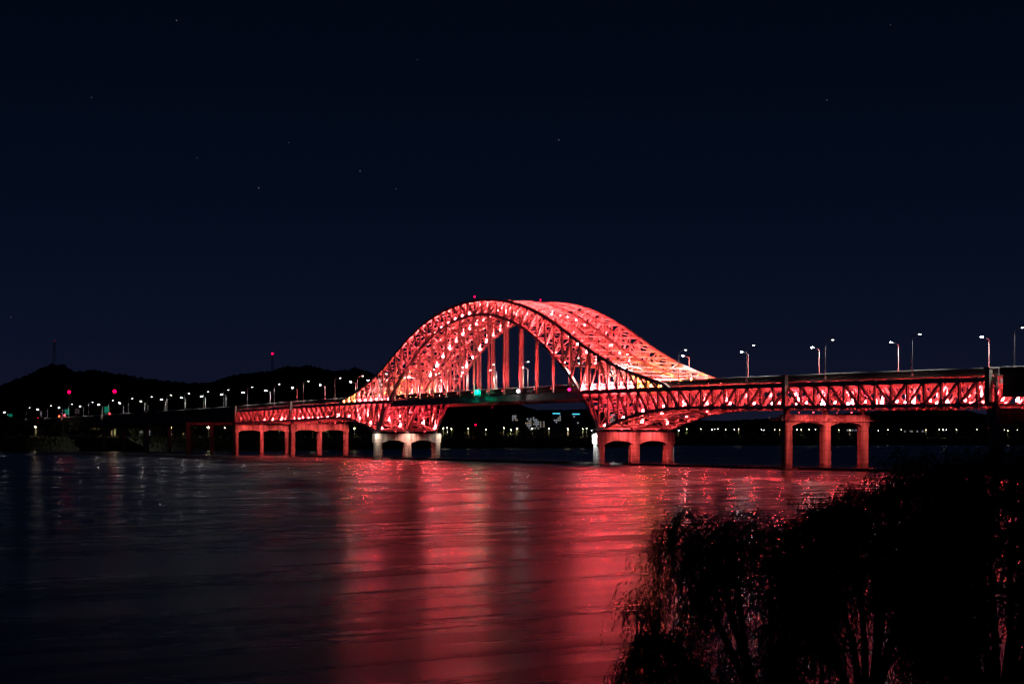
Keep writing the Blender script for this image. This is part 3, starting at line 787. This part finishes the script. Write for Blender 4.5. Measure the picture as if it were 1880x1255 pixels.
def road_sign(px, y, s_w, hh, m, label):
    s = s_of(px, 20.); z = EYE+(804.3-y)*(632.6-.8746*s+9.7)/3024
    S_ = empty("road_sign", BM @ Matrix.Translation((s, 20., HD(s)-1.3)) @ Matrix.Rotation(R(35), 4, "Z"), label, "road sign", "road signs on the viaduct")
    h = z-HD(s)+1.3
    b = MB(); b.box((0, 0, h), (s_w, .15, hh)); b.build("sign_panel", m, S_)
    for i in (-1, 1):
        b = MB(); b.tube([(i*s_w*.3, .2, 0), (i*s_w*.3, .2, h+hh*.4)], .14, 6); b.build("post", M_pole, S_)
road_sign(19.5, 762, 4., 2.4, M_green, "small green road sign near the frame edge on the viaduct")
road_sign(123, 756, 4.4, 4., M_green, "green road sign next to the grey one on the viaduct")
road_sign(141.5, 754.5, 4.4, 3.4, M_grey, "grey road sign on the viaduct between the two green ones")
road_sign(196, 751.5, 4.2, 4.2, M_green, "green road sign on the viaduct nearer the red truss")
def tail(px, y, label, col_=(1., .02, .04)):
    s = s_of(px, 3.); z = EYE+(804.3-y)*(632.6-.8746*s+1.5)/3024
    beacon("warning_lamp", Tb(s, -.3, max(z, HD(s)+.1)), col_, 12, .5, label, "warning lamp", "red warning lamps along the viaduct edge")
tail(78, 769, "red warning lamp on the viaduct parapet nearest the frame edge")
tail(117, 765, "orange red warning lamp on the parapet below the green sign", (1., .06, .02))
tail(127, 763, "pink red warning lamp on the parapet beside the grey sign")
tail(210.5, 762, "red warning lamp on the parapet over the pale joint post")

# ------------------------------------------------------------------ night air
HAZE = 0
if HAZE:
    hm = bpy.data.materials.new("night haze"); hm.use_nodes = True; hn = hm.node_tree; hn.nodes.clear()
    ho = hn.nodes.new("ShaderNodeOutputMaterial"); hv = hn.nodes.new("ShaderNodeVolumePrincipled")
    hv.inputs["Color"].default_value = (.85, .88, .95, 1); hv.inputs["Density"].default_value = HAZE; hv.inputs["Anisotropy"].default_value = .3
    hn.links.new(hv.outputs[0], ho.inputs["Volume"])
    b = MB(); b.box((0, 4900, 179), (15000, 10500, 362)); o = b.build("haze", hm); o["kind"] = "stuff"

# ------------------------------------------------------------------ willows on the near bank
M_wleaf = mat("willow leaves", (.045, .055, .022), 1., noise=.4, scale=2.)
for _n in (M_wleaf, M_leaf): _n.node_tree.nodes["Principled BSDF"].inputs["Specular IOR Level"].default_value = .05
M_wbark = mat("willow bark", (.05, .04, .03), .95, noise=.4, scale=6., bump=.4)
def ground_z(y): return 6.2-(y-3.5)*6.5/40.5
def willow(base, yc, ry, prof, gaps, seed, label, ncl, nstr):
    rnd = random.Random(seed); bx, by = base; bz = ground_z(by)-.2; B = Vector((bx, by, bz))
    T = empty("willow_tree", (bx, by, bz), label, "tree", "willows on the near bank")
    fork = Vector((.15, .0, 1.6))
    b = MB(); b.tube([(0, 0, -.3), (.05, 0, .6), fork], [.30, .23, .2], 9); b.build("trunk", M_wbark, T, smooth=True)
    limb = MB(); lf = MB(); x0, x1 = prof[0][0], prof[-1][0]
    def top(x):
        for (a, za), (c, zc) in zip(prof, prof[1:]):
            if a <= x <= c: return za+(zc-za)*(x-a)/(c-a)
        return prof[0][1] if x < x0 else prof[-1][1]
    mains = []
    for k in range(7):                                   # main boughs
        x = x0+(x1-x0)*(k+.5)/7+rnd.uniform(-.2, .2); e = Vector((x, yc+rnd.uniform(-.7, .7)*ry, top(x)-rnd.uniform(.5, 1.2)))-B
        m1 = fork.lerp(e, .35)+Vector((rnd.uniform(-.15, .15), 0, .25)); m2 = fork.lerp(e, .7)+Vector((0, 0, .4))
        pts = [fork, m1, m2, e]; limb.tube(pts, [.10, .07, .045, .015], 6); mains += [m1, m2, e, m1.lerp(m2, .5), m2.lerp(e, .5)]
    for _ in range(ncl):
        x = rnd.uniform(x0, x1); zt = top(x); u = rnd.random()**1.05
        tip = Vector((x, yc+rnd.gauss(-.3, .5)*ry, zt-.1-u*3.3))-B
        src = min(mains, key=lambda q: (q-tip).length+rnd.uniform(0, .4))
        mid = src.lerp(tip, .6)+Vector((rnd.uniform(-.1, .1), 0, rnd.uniform(.0, .25)))
        limb.tube([src, mid, tip], [.028, .016, .006], 4)
        sx = rnd.uniform(.08, .2)
        for _ in range(max(3, int(nstr*rnd.uniform(.5, 1.5)))):
            p = mid.lerp(tip, rnd.uniform(.3, 1.1))+Vector((rnd.gauss(0, sx), rnd.gauss(0, sx*1.5), rnd.gauss(0, .06)))
            L = rnd.uniform(.4, 1.9)
            if u < .25: L *= .7
            if any(((p.x+bx-.05-g[0])/g[2])**2+((p.z+bz-L*q-g[1])/g[3])**2 < 1 for g in gaps for q in (.25, .6, .95)) and rnd.random() < .94: continue
            v = Vector((rnd.gauss(-.12, .45), rnd.gauss(0, .45), rnd.uniform(-.15, .35) if u > .2 else rnd.uniform(.1, 1.1)))
            step = .05; n = int(L/step); pts = [p.copy()]
            for i in range(n):
                v += Vector((-.006, 0, -.13)); v.x *= .9; v.y *= .9
                v.z = max(v.z, -1.0)
                p = p+v.normalized()*step+Vector((rnd.gauss(0, .006), rnd.gauss(0, .006), 0)); pts.append(p.copy())
                if rnd.random() < .2: continue
                d = v.normalized(); sd = Vector((rnd.gauss(0, 1), rnd.gauss(0, 1), rnd.gauss(0, .2))).normalized()
                ld = (d*.6+sd*.45+Vector((0, 0, -.45))).normalized(); wv = ld.cross(Vector((rnd.gauss(0, 1), rnd.gauss(0, 1), rnd.gauss(0, 1)))).normalized()
                ll = rnd.uniform(.06, .12); ww = rnd.uniform(.007, .013)
                lf.poly([p, p+ld*ll*.45+wv*ww, p+ld*ll, p+ld*ll*.45-wv*ww], [(0, 1, 2, 3)])
            if n > 4: limb.poly([pts[0]+Vector((.005, 0, 0)), pts[0]-Vector((.005, 0, 0)), pts[n//2]-Vector((.003, 0, 0)), pts[n//2]+Vector((.003, 0, 0))], [(0, 1, 2, 3)])
    limb.build("limbs", M_wbark, T)
    o = lf.build("foliage", M_wleaf, T); o["kind"] = "stuff"
    return T
def at(d, L): return [((px-940)*d/3024, EYE-(y-804.3)*d/3024) for px, y in L]
def gp(d, L): return [((px-940)*d/3024, EYE-(y-804.3)*d/3024, rx*d/3024, ry*d/3024) for px, y, rx, ry in L]
GAPS = [(1372, 1200, 42, 80), (1300, 1235, 25, 50), (1470, 1235, 30, 40), (1562, 1190, 48, 55), (1625, 1225, 30, 60), (1805, 1075, 30, 45), (1845, 1160, 50, 75), (1790, 1215, 30, 50), (1245, 1110, 14, 40)]
willow((5.0, 33.0), 33.0, 1.9, at(33, [(1140, 1105), (1165, 1082), (1196, 1070), (1212, 975), (1250, 932), (1300, 945), (1350, 922), (1400, 950), (1440, 965), (1475, 925), (1520, 905), (1570, 905)]), gp(33, GAPS), 11, "black silhouetted willow drooping over the red reflection", 330, 15)
willow((7.6, 36.0), 36.0, 1.9, at(36, [(1430, 975), (1480, 912), (1540, 893), (1600, 893), (1640, 872), (1700, 850), (1760, 870), (1820, 900)]), gp(36, GAPS), 12, "willow with curled top sprigs between the drooping and the tallest willow", 310, 15)
willow((8.4, 29.0), 29.0, 1.7, at(29, [(1618, 905), (1636, 842), (1680, 822), (1730, 826), (1790, 812), (1850, 815), (1900, 812), (2010, 820)]), gp(29, GAPS), 13, "tallest willow reaching up to the dark shore beyond the pier", 430, 15)
